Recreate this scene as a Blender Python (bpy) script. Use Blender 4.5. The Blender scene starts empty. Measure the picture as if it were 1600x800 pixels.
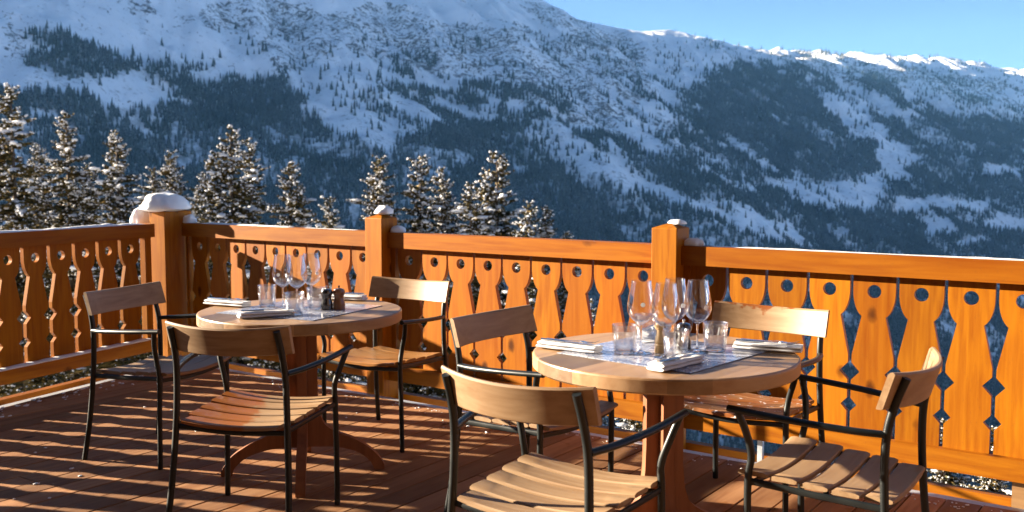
import bpy, bmesh, math, random
import numpy as np
from math import sin, cos, pi, radians, atan2, hypot
from mathutils import Vector, Matrix

S = bpy.context.scene
COL = S.collection

# ------------------------------------------------------------------ camera
FPX, YAW, PITCH, ROLL = 1529.5194, -.6173, .0817, .0008
CAM = Vector((0, -4.45, 1.3462))
F = Vector((sin(YAW)*cos(PITCH), cos(YAW)*cos(PITCH), -sin(PITCH)))
R0 = Vector((cos(YAW), -sin(YAW), 0)); U0 = R0.cross(F)
RV = R0*cos(ROLL)+U0*sin(ROLL); UV = U0*cos(ROLL)-R0*sin(ROLL)
cd = bpy.data.cameras.new('camera'); cam = bpy.data.objects.new('camera', cd); COL.objects.link(cam)
M = Matrix((RV, UV, -F)).transposed().to_4x4(); M.translation = CAM
cam.matrix_world = M
cd.sensor_fit = 'HORIZONTAL'; cd.sensor_width = 36; cd.lens = FPX/1600*36
cd.clip_start = .05; cd.clip_end = 40000
cd.dof.use_dof = True; cd.dof.focus_distance = 4.0; cd.dof.aperture_fstop = 4.5
S.camera = cam
S.render.resolution_x = 1024; S.render.resolution_y = 512

# ------------------------------------------------------------------ sky, sun, exposure
SUN_AZ, SUN_EL = 20.0, 15.2        # heading in which the light travels (deg from +X towards +Y), elevation
w = bpy.data.worlds.new("World"); S.world = w; w.use_nodes = True
nt = w.node_tree; nt.nodes.clear()
sky = nt.nodes.new('ShaderNodeTexSky'); sky.sky_type = 'NISHITA'; sky.sun_disc = False
sky.sun_elevation = radians(SUN_EL)
tsx, tsy = -cos(radians(SUN_AZ)), -sin(radians(SUN_AZ))
sky.sun_rotation = atan2(tsx, tsy) % (2*pi)
sky.altitude = 3000; sky.air_density = .31; sky.dust_density = .3; sky.ozone_density = 1.2
bg = nt.nodes.new('ShaderNodeBackground'); bg.inputs[1].default_value = .05
wo = nt.nodes.new('ShaderNodeOutputWorld')
nt.links.new(sky.outputs[0], bg.inputs[0]); nt.links.new(bg.outputs[0], wo.inputs[0])
sl = bpy.data.lights.new('sun', 'SUN'); so = bpy.data.objects.new('sun', sl); COL.objects.link(so)
sl.energy = 5.0; sl.angle = radians(.5); sl.color = (1, .845, .64)
ce = cos(radians(SUN_EL))
so.rotation_euler = Vector((-tsx*ce, -tsy*ce, -sin(radians(SUN_EL)))).to_track_quat('-Z', 'Y').to_euler()
S.view_settings.view_transform = 'Standard'; S.view_settings.look = 'None'
S.view_settings.exposure = 2.8; S.view_settings.gamma = 1
S.view_settings.use_curve_mapping = False
try:
    S.cycles.max_bounces = 10; S.cycles.transparent_max_bounces = 24; S.cycles.transmission_bounces = 10
    S.cycles.volume_bounces = 1
except Exception: pass

RNG = random.Random(7)

# ------------------------------------------------------------------ helpers: scene objects
def tag(o, label=None, cat=None, group=None, kind=None):
    if label: o['label'] = label
    if cat: o['category'] = cat
    if group: o['group'] = group
    if kind: o['kind'] = kind
    return o
def empty(name, loc=(0, 0, 0), rz=0):
    o = bpy.data.objects.new(name, None); COL.objects.link(o)
    o.location = loc; o.rotation_euler = (0, 0, rz); o.empty_display_size = .1
    return o
def mesh_obj(name, me, mat, parent=None, smooth=False):
    o = bpy.data.objects.new(name, me); COL.objects.link(o)
    if mat: me.materials.append(mat)
    if parent: o.parent = parent
    if smooth:
        me.polygons.foreach_set('use_smooth', [True]*len(me.polygons))
    return o
def bm_obj(name, bm, mat, parent=None, smooth=False, bevel=0, seg=2, autos=None):
    if bevel:
        es = [e for e in bm.edges if len(e.link_faces) == 2 and e.calc_face_angle(0) > .6]
        bmesh.ops.bevel(bm, geom=es, offset=bevel, segments=seg, affect='EDGES', profile=.5)
    bmesh.ops.recalc_face_normals(bm, faces=bm.faces)
    if autos is not None:
        for f_ in bm.faces: f_.smooth = True
        for e in bm.edges:
            if len(e.link_faces) == 2 and e.calc_face_angle(0) > autos: e.smooth = False
    me = bpy.data.meshes.new(name); bm.to_mesh(me); bm.free()
    return mesh_obj(name, me, mat, parent, smooth)
def copy_tree(o, parent=None):
    c = o.copy(); COL.objects.link(c)
    if parent: c.parent = parent
    for ch in list(o.children): copy_tree(ch, c)
    return c
def box(bm, x0, x1, y0, y1, z0, z1):
    v = [bm.verts.new((x, y, z)) for z in (z0, z1) for y in (y0, y1) for x in (x0, x1)]
    for q in ((0, 2, 3, 1), (4, 5, 7, 6), (0, 1, 5, 4), (2, 6, 7, 3), (0, 4, 6, 2), (1, 3, 7, 5)):
        bm.faces.new([v[i] for i in q])
    return v
def spline(pts, n=8):
    P = [Vector(p) for p in pts]; out = []
    Q = [P[0]*2-P[1]]+P+[P[-1]*2-P[-2]]
    for i in range(1, len(Q)-2):
        for k in range(n):
            t = k/n; a, b, c, d = Q[i-1], Q[i], Q[i+1], Q[i+2]
            out.append(.5*((2*b)+(c-a)*t+(2*a-5*b+4*c-d)*t*t+(3*b-a-3*c+d)*t**3))
    out.append(P[-1]); return out
def tube(bm, path, rx, ry=None, n=12, up=Vector((0, 1, 0)), cap=True):
    ry = ry or rx; rings = []; path = [Vector(p) for p in path]
    for i, p in enumerate(path):
        t = (path[min(i+1, len(path)-1)]-path[max(i-1, 0)]).normalized()
        a = up-t*up.dot(t)
        a = a.normalized() if a.length > 1e-4 else t.orthogonal().normalized()
        b = t.cross(a)
        rings.append([bm.verts.new(p+a*(ry*sin(2*pi*k/n))+b*(rx*cos(2*pi*k/n))) for k in range(n)])
    for A, B in zip(rings, rings[1:]):
        for k in range(n): bm.faces.new((A[k], A[(k+1) % n], B[(k+1) % n], B[k]))
    if cap: bm.faces.new(rings[0][::-1]); bm.faces.new(rings[-1])
def lathe(bm, prof, n=32, closed=False, off=(0, 0, 0)):
    rings = []
    for r, z in prof:
        if r < 1e-6: rings.append([bm.verts.new((off[0], off[1], z+off[2]))])
        else: rings.append([bm.verts.new((off[0]+r*cos(2*pi*k/n), off[1]+r*sin(2*pi*k/n), z+off[2])) for k in range(n)])
    pairs = list(zip(rings, rings[1:]))
    if closed: pairs.append((rings[-1], rings[0]))
    for A, B in pairs:
        for k in range(n):
            k2 = (k+1) % n
            if len(A) == 1 and len(B) == 1: continue
            if len(A) == 1: bm.faces.new((A[0], B[k2], B[k]))
            elif len(B) == 1: bm.faces.new((A[k], A[k2], B[0]))
            else: bm.faces.new((A[k], A[k2], B[k2], B[k]))
def extrude_poly(bm, pts, fn):
    """pts: list of 2-D outline points; fn(p, side) -> 3-D; closed prism"""
    a = [bm.verts.new(fn(p, 0)) for p in pts]; b = [bm.verts.new(fn(p, 1)) for p in pts]
    n = len(pts)
    f0 = bm.faces.new(a[::-1]); f1 = bm.faces.new(b)
    for i in range(n): bm.faces.new((a[i], a[(i+1) % n], b[(i+1) % n], b[i]))
    return f0, f1

# ------------------------------------------------------------------ helpers: numpy noise
def _hash(ix, iy, seed):
    h = (ix.astype(np.int64)*374761393+iy.astype(np.int64)*668265263+seed*1442695041) & 0xffffffff
    h = ((h ^ (h >> 13))*1274126177) & 0xffffffff
    return ((h ^ (h >> 16)) & 0xffff)/65535.0
def vnoise(x, y, seed=0):
    ix = np.floor(x); iy = np.floor(y); fx = x-ix; fy = y-iy
    fx = fx*fx*(3-2*fx); fy = fy*fy*(3-2*fy)
    a = _hash(ix, iy, seed); b = _hash(ix+1, iy, seed); c = _hash(ix, iy+1, seed); d = _hash(ix+1, iy+1, seed)
    return (a*(1-fx)+b*fx)*(1-fy)+(c*(1-fx)+d*fx)*fy
def fbm(x, y, oct=4, seed=0, g=.5):
    s = 0; a = 1; t = 0
    for i in range(oct):
        s = s+a*vnoise(x*2**i+17.3*i, y*2**i-9.1*i, seed+i); t += a; a *= g
    return s/t

# ------------------------------------------------------------------ helpers: materials
class NT:
    def __init__(s, name):
        s.m = bpy.data.materials.new(name); s.m.use_nodes = True; s.t = s.m.node_tree
        s.b = s.t.nodes['Principled BSDF']; s.out = s.t.nodes['Material Output']
    def n(s, ty, **kw):
        nd = s.t.nodes.new(ty)
        for k, v in kw.items():
            if k.startswith('i_'):
                key = k[2:]; key = int(key) if key.isdigit() else key.replace('_', ' ')
                s.set(nd, key, v)
            else: setattr(nd, k, v)
        return nd
    def set(s, nd, key, v):
        if isinstance(v, bpy.types.NodeSocket): s.t.links.new(v, nd.inputs[key])
        elif isinstance(v, bpy.types.Node): s.t.links.new(v.outputs[0], nd.inputs[key])
        else: nd.inputs[key].default_value = v
    def math(s, op, a, b=0.0, c=None, clamp=False):
        nd = s.t.nodes.new('ShaderNodeMath'); nd.operation = op; nd.use_clamp = clamp
        s.set(nd, 0, a); s.set(nd, 1, b)
        if c is not None: s.set(nd, 2, c)
        return nd.outputs[0]
    def mix(s, f, a, b, mode='MIX'):
        nd = s.t.nodes.new('ShaderNodeMix'); nd.data_type = 'RGBA'; nd.blend_type = mode
        s.set(nd, 0, f)
        for k, v in ((6, a), (7, b)):
            if isinstance(v, (tuple, list)): v = (*v[:3], 1)
            s.set(nd, k, v)
        return nd.outputs[2]
    def ramp(s, f, stops, interp='LINEAR'):
        nd = s.t.nodes.new('ShaderNodeValToRGB'); nd.color_ramp.interpolation = interp
        e = nd.color_ramp.elements
        while len(e) < len(stops): e.new(.5)
        for el, (p, c) in zip(e, stops):
            el.position = p; el.color = (*c[:3], 1) if isinstance(c, (tuple, list)) else (c, c, c, 1)
        s.set(nd, 0, f); return nd.outputs[0]
    def noise(s, vec, scale, detail=4, rough=.55, dist=0):
        nd = s.n('ShaderNodeTexNoise'); s.set(nd, 'Vector', vec); s.set(nd, 'Scale', scale)
        s.set(nd, 'Detail', detail); s.set(nd, 'Roughness', rough); s.set(nd, 'Distortion', dist)
        return nd.outputs[0]
    def obco(s, scale=(1, 1, 1), rnd=True, loc=None):
        tc = s.n('ShaderNodeTexCoord').outputs['Object']
        mp = s.n('ShaderNodeMapping'); s.set(mp, 'Vector', tc); mp.inputs['Scale'].default_value = scale
        if loc is not None: s.set(mp, 'Location', loc)
        elif rnd:
            oi = s.n('ShaderNodeObjectInfo').outputs['Random']
            cx = s.n('ShaderNodeCombineXYZ')
            for k, m_ in enumerate((13.7, 29.1, 41.3)): s.set(cx, k, s.math('MULTIPLY', oi, m_))
            s.set(mp, 'Location', cx.outputs[0])
        return mp.outputs[0]
    def sep(s, vec):
        nd = s.n('ShaderNodeSeparateXYZ'); s.set(nd, 0, vec); return nd.outputs
    def P(s, **kw):
        for k, v in kw.items():
            k = k.replace('_', ' ')
            if isinstance(v, tuple) and len(v) == 3: v = (*v, 1)
            s.set(s.b, k, v)
        return s
    def bump(s, h, strength=.3, dist=.01):
        nd = s.n('ShaderNodeBump'); s.set(nd, 'Height', h); s.set(nd, 'Strength', strength); s.set(nd, 'Distance', dist)
        s.set(s.b, 'Normal', nd.outputs[0])

def wood(name, light, dark, axis=0, fine=60, rough=.45, knots=0.0, coat=0.0, spec=.35, tint=.25, attr=None, wet=None, snow=None,
         wetcol=(.25, .07, .01), spots=0.0, AL=.42, red=0.0):
    """stretched-noise timber. axis = grain direction in object space. wet / snow: functions N -> mask socket"""
    N = NT(name)
    light, dark, wetcol = (tuple(x*AL for x in c_) for c_ in (light, dark, wetcol))
    sc = [1, 1, 1]; st = [1.0, 1.0, 1.0]; st[axis] = .055
    co = N.obco(tuple(st))
    co1 = N.obco((1, 1, 1))
    g1 = N.noise(co, fine, 5, .65, .3)
    st2 = [1.0]*3; st2[axis] = .12
    co2 = N.obco(tuple(st2))
    g2 = N.noise(co2, fine*.17, 3, .5, .5)
    # growth-ring bands
    wv = N.math('SINE', N.math('MULTIPLY', g2, 34.0))
    wv = N.math('MULTIPLY_ADD', wv, .17, .5)
    f = N.math('ADD', N.math('MULTIPLY', g1, .62), N.math('MULTIPLY', wv, .38))
    c = N.ramp(f, [(.30, dark), (.47, tuple(a*.55+b*.45 for a, b in zip(light, dark))), (.62, light)])
    big = N.noise(co1, 2.3, 2, .5)
    c = N.mix(N.math('MULTIPLY', N.math('SUBTRACT', big, .42, clamp=True), tint*4, clamp=True), c, tuple(a*.5+b*.5 for a, b in zip(light, dark)))
    oi = N.n('ShaderNodeObjectInfo').outputs['Random']
    v = N.math('MULTIPLY_ADD', oi, tint, 1-tint*.5)
    if red:
        oj = N.math('FRACT', N.math('MULTIPLY', oi, 17.31))
        c = N.mix(N.math('MULTIPLY', N.ramp(oj, [(.45, 0), (.95, 1)]), red), c, (light[0]*.82, light[1]*.50, light[2]*.5))
    if attr:
        at = N.n('ShaderNodeAttribute', attribute_name=attr)
        v = N.math('MULTIPLY', v, N.math('MULTIPLY_ADD', at.outputs['Fac'], .95, .52))
    hs = N.n('ShaderNodeHueSaturation'); N.set(hs, 'Color', c); N.set(hs, 'Value', v)
    c = hs.outputs[0]
    h = f
    if knots:
        ks = [3.2, 3.2, 3.2]; ks[axis] = 1.9
        kc = N.obco(tuple(ks))
        vo = N.n('ShaderNodeTexVoronoi'); N.set(vo, 'Vector', kc); N.set(vo, 'Scale', 1.0/knots*.62)
        kd = N.math('ADD', vo.outputs['Distance'], N.math('MULTIPLY', N.math('SUBTRACT', N.noise(co1, 22, 2), .5), .08))
        c = N.mix(N.ramp(kd, [(.05, 1), (.09, .6), (.13, 0)]), c, tuple(x*.35 for x in dark))
    if spots:
        sp = N.ramp(N.noise(co1, 7, 4, .6), [(.60, 0), (.66, 1)])
        c = N.mix(N.math('MULTIPLY', sp, spots), c, wetcol)
    rg = N.math('MULTIPLY_ADD', g1, .25, rough-.1)
    if wet:
        mk = wet(N)
        c = N.mix(mk, c, wetcol); rg = N.math('MULTIPLY_ADD', mk, -rough*.3, rg, clamp=True)
    if snow:
        mk = snow(N)
        sp = N.noise(co1, 90, 3)
        c = N.mix(mk, c, (.82, .84, .88)); rg = N.math('MAXIMUM', rg, mk)
        h = N.math('ADD', f, N.math('MULTIPLY', N.math('ADD', mk, N.math('MULTIPLY', sp, mk)), 2.0))
    N.P(Base_Color=c, Roughness=rg, Coat_Weight=coat, Coat_Roughness=.25, Specular_IOR_Level=spec)
    N.bump(h, .25, .002)
    return N.m

def m_frame():
    N = NT('powder_coated_metal'); co = N.obco((1, 1, 1))
    n1 = N.noise(co, 300, 3); n2 = N.noise(co, 9, 3)
    N.P(Base_Color=N.ramp(n2, [(.35, (.004, .006, .007)), (.7, (.009, .012, .013))]), Roughness=N.math('MULTIPLY_ADD', n2, .3, .25), Metallic=0.0, Specular_IOR_Level=.35)
    N.bump(n1, .12, .001); return N.m
def m_snow(name='snow', sss=True, al=1.0):
    N = NT(name); co = N.obco((1, 1, 1)); n1 = N.noise(co, 14, 4); n2 = N.noise(co, 220, 2)
    N.P(Base_Color=N.ramp(n1, [(.3, (.66*al, .67*al, .70*al)), (.7, (.74*al, .74*al, .75*al))]), Roughness=.75, Specular_IOR_Level=.3)
    if sss: N.P(Subsurface_Weight=.25, Subsurface_Scale=.03); N.b.inputs['Subsurface Radius'].default_value = (.6, .8, 1)
    N.bump(N.math('ADD', N.math('MULTIPLY', n1, 3.0), n2), .35, .006); return N.m
FRAME = m_frame(); SNOW = m_snow()
ORANGE_X = wood('stained_pine_rail', (.64, .225, .009), (.38, .095, .005), 0, 42, .5, knots=.55, spec=.10, tint=.22, AL=.43, red=.30)
ORANGE_Z = wood('stained_pine_board', (.68, .245, .009), (.42, .110, .006), 2, 48, .5, knots=.42, spec=.10, tint=.45, AL=.45, red=.32)
BEAM = wood('pale_joist_pine', (.62, .36, .15), (.38, .18, .07), 0, 42, .6, knots=.5)
DECK = wood('larch_deck', (.56, .295, .145), (.32, .135, .060), 1, 36, .6, knots=.4, spec=.15, tint=.2, attr='rnd', AL=.50, spots=.55, wetcol=(.33, .12, .03))
TEAK_X = wood('teak_slats', (.66, .43, .24), (.44, .25, .12), 0, 46, .5, tint=.15)
TEAK_T = wood('teak_table', (.62, .38, .20), (.42, .22, .10), 1, 30, .42, tint=.12, attr='rnd', coat=.1)
TEAK_Z = wood('teak_pedestal', (.52, .20, .085), (.34, .11, .045), 2, 40, .5, tint=.15)

# ------------------------------------------------------------------ terrain (one sheet: hillside, valley and mountain)
RC = np.array([cos(YAW), -sin(YAW)]); FC = np.array([sin(YAW), cos(YAW)])      # ground axes: right, ahead
MC = np.array([.61, -.792]); TC = np.array([.792, .61])                      # across / along the ridge
D0 = 3000.0
def px_ray(px, py):
    d = F*FPX+RV*(px-800)-UV*(py-400)
    return np.array([d.x*RC[0]+d.y*RC[1], d.x*FC[0]+d.y*FC[1], d.z])
crest = [(-900, -420), (-300, -330), (100, -230), (420, -130), (650, -60), (780, -12), (850, 1), (885, 25), (930, 36), (1000, 47), (1050, 41), (1100, 58),
         (1150, 66), (1200, 77), (1250, 82), (1300, 78), (1345, 84), (1380, 92), (1440, 93), (1500, 97), (1550, 106), (1600, 112), (1750, 135), (2100, 190)]
ct, cz = [], []
for px, py in crest:
    r = px_ray(px, py); u = (D0*MC[1])/(r[:2]@MC)     # (u*r - (0,D0)) . MC = 0
    q = u*r[:2]-np.array([0, D0]); ct.append(q@TC); cz.append(CAM.z+u*r[2])
ct = np.array(ct); cz = np.minimum(np.array(cz), 585.0)
def terrain_h(x, y):
    X = (x-CAM.x)*RC[0]+(y-CAM.y)*RC[1]; D = (x-CAM.x)*FC[0]+(y-CAM.y)*FC[1]
    wv = X*MC[0]+(D-D0)*MC[1]; t = X*TC[0]+(D-D0)*TC[1]
    zc = np.interp(t, ct, cz)
    lit = np.clip((t-300)/900, 0, 1)
    wp = np.maximum(wv, 0)
    S_ = .56*wp+26*np.exp(-((wp-260)/160.)**2)*(fbm(t/310, wp*0+3, 3, 5)-.3)
    S_ = S_-lit*.33*np.minimum(wp, 240)
    face = zc-S_
    gul = (fbm(t/260+wp/900, wp/1300, 4, 11)-.5)*150*np.clip(wp/420, 0, 1)
    rdg = 1-np.abs(2*fbm(t/95+wp/600, wp/420, 4, 61)-1)
    rug = (fbm(t/60, wp/90, 4, 23)-.5)*38*np.clip(wp/90, .12, 1)+(rdg-.8)*55*np.clip(wp/200, 0, 1)*np.clip((900-wp)/500, .15, 1)
    top = ((fbm(t/150, wv/110, 4, 31)-.5)*78-8)*np.exp(-(np.maximum(wv-60, 0)/170)**2)*lit*np.clip(1+wv/60, 0, 1)
    back = -np.maximum(-wv, 0)*.22
    z = face+gul+rug+top+back
    z = z-np.maximum(wv-2450, 0)*.0
    rr = np.hypot(X, D)
    slope = .30+.10*np.clip(D/60, 0, 1)
    hill = -3.6-slope*np.maximum(D, 0)-.16*np.maximum(X, 0)*(D > -40)-.05*np.abs(X)+(fbm(x/9, y/9, 4, 3)-.5)*1.6*np.clip(rr/14, .1, 1)
    hill = np.maximum(hill, -900)
    k = 25.0
    mx = np.maximum(hill, z)
    return mx+k*np.log1p(np.exp(-np.abs(hill-z)/k))*np.clip(rr/900, 0, 1)
def build_terrain():
    # polar sheet centred below the camera, fine ahead and coarse behind
    rs = np.concatenate([np.linspace(.5, 60, 50), np.geomspace(64, 500, 45), np.linspace(515, 6400, 470), np.geomspace(6600, 12000, 14)])
    h0 = 0.0
    fine = np.radians(np.linspace(-37, 37, 520)); coarse = np.radians(np.linspace(38, 322, 90))
    th = np.concatenate([fine, coarse]); nT = len(th); nR = len(rs)
    T, Rr = np.meshgrid(th, rs)
    X = Rr*np.sin(T); D = Rr*np.cos(T)
    x = CAM.x+X*RC[0]+D*FC[0]; y = CAM.y+X*RC[1]+D*FC[1]
    z = terrain_h(x, y)
    co = np.stack([x, y, z], -1).reshape(-1, 3).astype(np.float32)
    i = np.arange(nR-1)[:, None]*nT; j = np.arange(nT)[None]; j2 = (j+1) % nT
    quads = np.stack([i+j, i+nT+j, i+nT+j2, i+j2], -1).reshape(-1, 4)
    me = bpy.data.meshes.new('hillside'); nv = len(co); nf = len(quads)
    me.vertices.add(nv); me.vertices.foreach_set('co', co.ravel())
    me.loops.add(nf*4); me.loops.foreach_set('vertex_index', quads.ravel().astype(np.int32))
    me.polygons.add(nf); me.polygons.foreach_set('loop_start', np.arange(0, nf*4, 4, dtype=np.int32))
    me.update(calc_edges=True); me.validate()
    me.polygons.foreach_set('use_smooth', [True]*len(me.polygons))
    return me
def m_terrain():
    N = NT('snowy_mountain')
    tc = N.n('ShaderNodeTexCoord').outputs['Object']
    geo = N.n('ShaderNodeNewGeometry'); nz = N.sep(geo.outputs['Normal'])[2]
    n1 = N.noise(tc, .022, 6, .72, .4); n2 = N.noise(tc, .0045, 4, .6); n3 = N.noise(tc, .09, 4, .7)
    # rock shows where it is steep and broken
    zz = N.sep(tc)[2]
    alt = N.math('MULTIPLY', N.math('SUBTRACT', zz, 30.0), 1/260.0, clamp=True)
    st = N.math('MULTIPLY', N.math('SUBTRACT', .93, nz), 1.6)
    k = N.math('ADD', N.math('ADD', N.math('MULTIPLY', n1, 1.0), N.math('MULTIPLY', n3, .55)), N.math('ADD', N.math('MULTIPLY', n2, .7), st))
    rock = N.math('MULTIPLY', N.ramp(N.math('MULTIPLY', k, .5), [(.625, 0), (.685, 1)]), alt)
    scrub = N.math('MULTIPLY', N.ramp(N.noise(tc, .06, 5, .75), [(.56, 0), (.66, .8)]), N.math('SUBTRACT', 1.0, alt))
    fine = N.noise(tc, .075, 6, .72, 1.2); patch = N.noise(tc, .012, 4, .65)
    crag = N.n('ShaderNodeAttribute', attribute_name='crag').outputs['Fac']
    e = N.math('ADD', fine, N.math('MULTIPLY', N.math('SUBTRACT', crag, 1.0), .115))
    e = N.math('ADD', e, N.math('MULTIPLY', N.math('SUBTRACT', patch, .5), .30))
    spk = N.ramp(e, [(.50, 0), (.535, 1)])
    spk = N.math('MULTIPLY', spk, N.math('MULTIPLY', N.math('SUBTRACT', zz, -120.0), 1/160.0, clamp=True))
    rock = N.math('MULTIPLY', spk, .92)
    c = N.mix(rock, (.84, .85, .87), (.07, .065, .06))
    c = N.mix(scrub, c, (.08, .08, .065))
    br = N.n('ShaderNodeAttribute', attribute_name='brush_shade').outputs['Fac']
    c = N.mix(N.math('MULTIPLY', br, N.ramp(N.noise(tc, .05, 4, .7), [(.42, .05), (.60, .65)])), c, (.030, .045, .045))  # undergrowth and the shade of the trees, painted dark into the ground
    N.P(Base_Color=c, Roughness=.8, Specular_IOR_Level=.2)
    N.bump(N.math('ADD', n1, N.math('MULTIPLY', n3, .4)), .8, 6.0)
    return N.m

# ------------------------------------------------------------------ far forest (one mass, tens of thousands of small trees)
def inpoly(px, py, poly):
    ins = np.zeros(px.shape, bool); n = len(poly)
    for i in range(n):
        x1, y1 = poly[i]; x2, y2 = poly[(i+1) % n]
        c = ((y1 > py) != (y2 > py)) & (px < (x2-x1)*(py-y1)/((y2-y1) if y2 != y1 else 1e-9)+x1)
        ins ^= c
    return ins
WOODS = [   # outlines of the woods on the opposite slope, (density, outline)
    (.92, [(-200, 150), (50, 148), (110, 150), (165, 172), (215, 172), (260, 148), (330, 120), (440, 120), (470, 165), (560, 200), (600, 238), (660, 215), (700, 200),
          (760, 192), (800, 205), (860, 228), (930, 268), (1000, 300), (1120, 335), (1210, 385), (1300, 392), (1500, 520), (1500, 1000), (-200, 1000)]),
    (.75, [(25, 100), (35, 62), (80, 52), (130, 66), (190, 88), (215, 105), (180, 125), (90, 122)]),
    (.6, [(200, 80), (260, 84), (300, 100), (310, 130), (340, 150), (250, 140), (200, 115)]),
    (.42, [(590, 105), (640, 90), (700, 100), (730, 150), (800, 205), (760, 215), (660, 180), (600, 140)]),
    (.35, [(640, 130), (720, 120), (900, 180), (1010, 240), (1060, 300), (900, 260), (760, 200)]),
    (.95, [(1110, 115), (1150, 98), (1230, 106), (1280, 120), (1288, 165), (1330, 200), (1365, 225), (1372, 268), (1300, 285), (1250, 270), (1200, 250), (1150, 230), (1105, 190), (1092, 165)]),
    (.55, [(1060, 150), (1110, 110), (1140, 230), (1260, 275), (1200, 290), (1080, 240)]),
    (.9, [(1390, 190), (1470, 175), (1600, 190), (1800, 200), (1800, 520), (1500, 500), (1380, 400), (1330, 345), (1380, 320), (1420, 280), (1440, 235)]),
    (.5, [(1310, 115), (1400, 125), (1600, 165), (1800, 180), (1800, 200), (1470, 190), (1390, 200), (1340, 160)]),
    (.62, [(985, 240), (1060, 250), (1150, 295), (1210, 300), (1270, 350), (1150, 330), (1050, 305), (985, 280)]),
    (.9, [(1190, 388), (1300, 394), (1500, 396), (1800, 410), (1800, 1000), (1190, 1000)]),
    (.7, [(1250, 325), (1400, 345), (1425, 380), (1500, 395), (1500, 420), (1250, 400)]),
]
ROCKS = [
    [(170, -5), (250, -5), (245, 25), (200, 16)], [(280, 5), (400, 10), (470, 42), (500, 110), (430, 105), (360, 60), (290, 35)],
    [(370, -5), (500, -5), (545, 45), (480, 95), (430, 60)], [(520, 15), (640, 10), (720, 60), (700, 112), (600, 95), (540, 60)],
    [(660, 40), (800, 30), (900, 110), (1000, 190), (960, 215), (850, 170), (740, 130)], [(850, 60), (990, 70), (1030, 150), (1000, 172), (900, 110)],
    [(780, 0), (880, 25), (1000, 62), (1050, 84), (960, 84), (850, 45)], [(1150, 78), (1300, 88), (1600, 128), (1600, 165), (1300, 118)],
    [(0, 30), (30, 36), (50, 75), (0, 80)], [(1040, 170), (1110, 190), (1150, 250), (1060, 240)]]
GAPS = [    # snow-covered runs and clearings
    [(930, 262), (970, 268), (1050, 298), (1130, 335), (1215, 378), (1150, 362), (1050, 318), (950, 282)],
    [(1275, 125), (1300, 165), (1340, 195), (1400, 215), (1430, 240), (1425, 262), (1380, 285), (1365, 312), (1325, 310), (1372, 270), (1362, 228), (1330, 203), (1288, 170)],
    [(45, 172), (95, 178), (95, 195), (50, 190)], [(0, 122), (215, 132), (300, 165), (215, 170), (110, 148), (0, 146)],
    [(500, 180), (560, 200), (605, 238), (560, 220), (500, 195)], [(670, 255), (705, 262), (715, 280), (680, 275)],
    [(795, 255), (830, 260), (830, 272), (800, 270)], [(1395, 310), (1560, 312), (1540, 330), (1400, 332)],
    [(1430, 342), (1480, 340), (1500, 365), (1450, 372)], [(1520, 250), (1600, 262), (1600, 275), (1530, 268)],
    [(1540, 330), (1600, 345), (1600, 368), (1545, 360)], [(1490, 376), (1540, 372), (1560, 384), (1500, 386)],
]
def wood_density(x, y, z):
    d = np.stack([x-CAM.x, y-CAM.y, z-CAM.z], -1)
    zf = np.maximum(d@np.array(F), 1.0); px = 800+FPX*(d@np.array(RV))/zf; py = 400-FPX*(d@np.array(UV))/zf
    wx = (fbm(x/60, y/60, 3, 51)-.5)*44+(fbm(x/190, y/190, 3, 151)-.5)*60+(_hash(np.floor(x), np.floor(y), 3)-.5)*20
    wy = (fbm(x/60, y/60, 3, 77)-.5)*24+(fbm(x/190, y/190, 3, 177)-.5)*26+(_hash(np.floor(x), np.floor(y), 4)-.5)*12
    dens = np.where(py > 60, .035, .008)
    dens = np.where((px > 560) & (py > 120), .07, dens)
    for k, pol in WOODS: dens = np.where(inpoly(px+wx, py+wy, pol), np.maximum(dens, k), dens)
    for pol in GAPS: dens = np.where(inpoly(px+wx*.5, py+wy*.5, pol), .02, dens)
    return np.where(py < 38, 0, dens), px, py
tme = build_terrain()
tv = np.empty(len(tme.vertices)*3, dtype=np.float32); tme.vertices.foreach_get('co', tv); tv = tv.reshape(-1, 3).astype(float)
td = wood_density(tv[:, 0], tv[:, 1], tv[:, 2])[0]
td = np.where(np.hypot(tv[:, 0]-CAM.x, tv[:, 1]-CAM.y) > 380, np.clip((td-.3)/.6, 0, 1), .0)
at_ = tme.attributes.new('brush_shade', 'FLOAT', 'POINT'); at_.data.foreach_set('value', td.astype(np.float32))  # where undergrowth and painted tree shade darken the forest floor
def rockiness(x, y, z):
    d = np.stack([x-CAM.x, y-CAM.y, z-CAM.z], -1)
    zf = np.maximum(d@np.array(F), 1.0); px = 800+FPX*(d@np.array(RV))/zf; py = 400-FPX*(d@np.array(UV))/zf
    px = px+(fbm(x/110, y/110, 4, 251)-.5)*110; py = py+(fbm(x/110, y/110, 4, 277)-.5)*55
    o = np.zeros(px.shape)
    for pol in ROCKS: o = np.maximum(o, inpoly(px, py, pol)*1.0)
    return o
at_ = tme.attributes.new('crag', 'FLOAT', 'POINT'); at_.data.foreach_set('value', rockiness(tv[:, 0], tv[:, 1], tv[:, 2]).astype(np.float32))
hill = mesh_obj('hillside', tme, m_terrain()); tag(hill, kind='structure')
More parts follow.
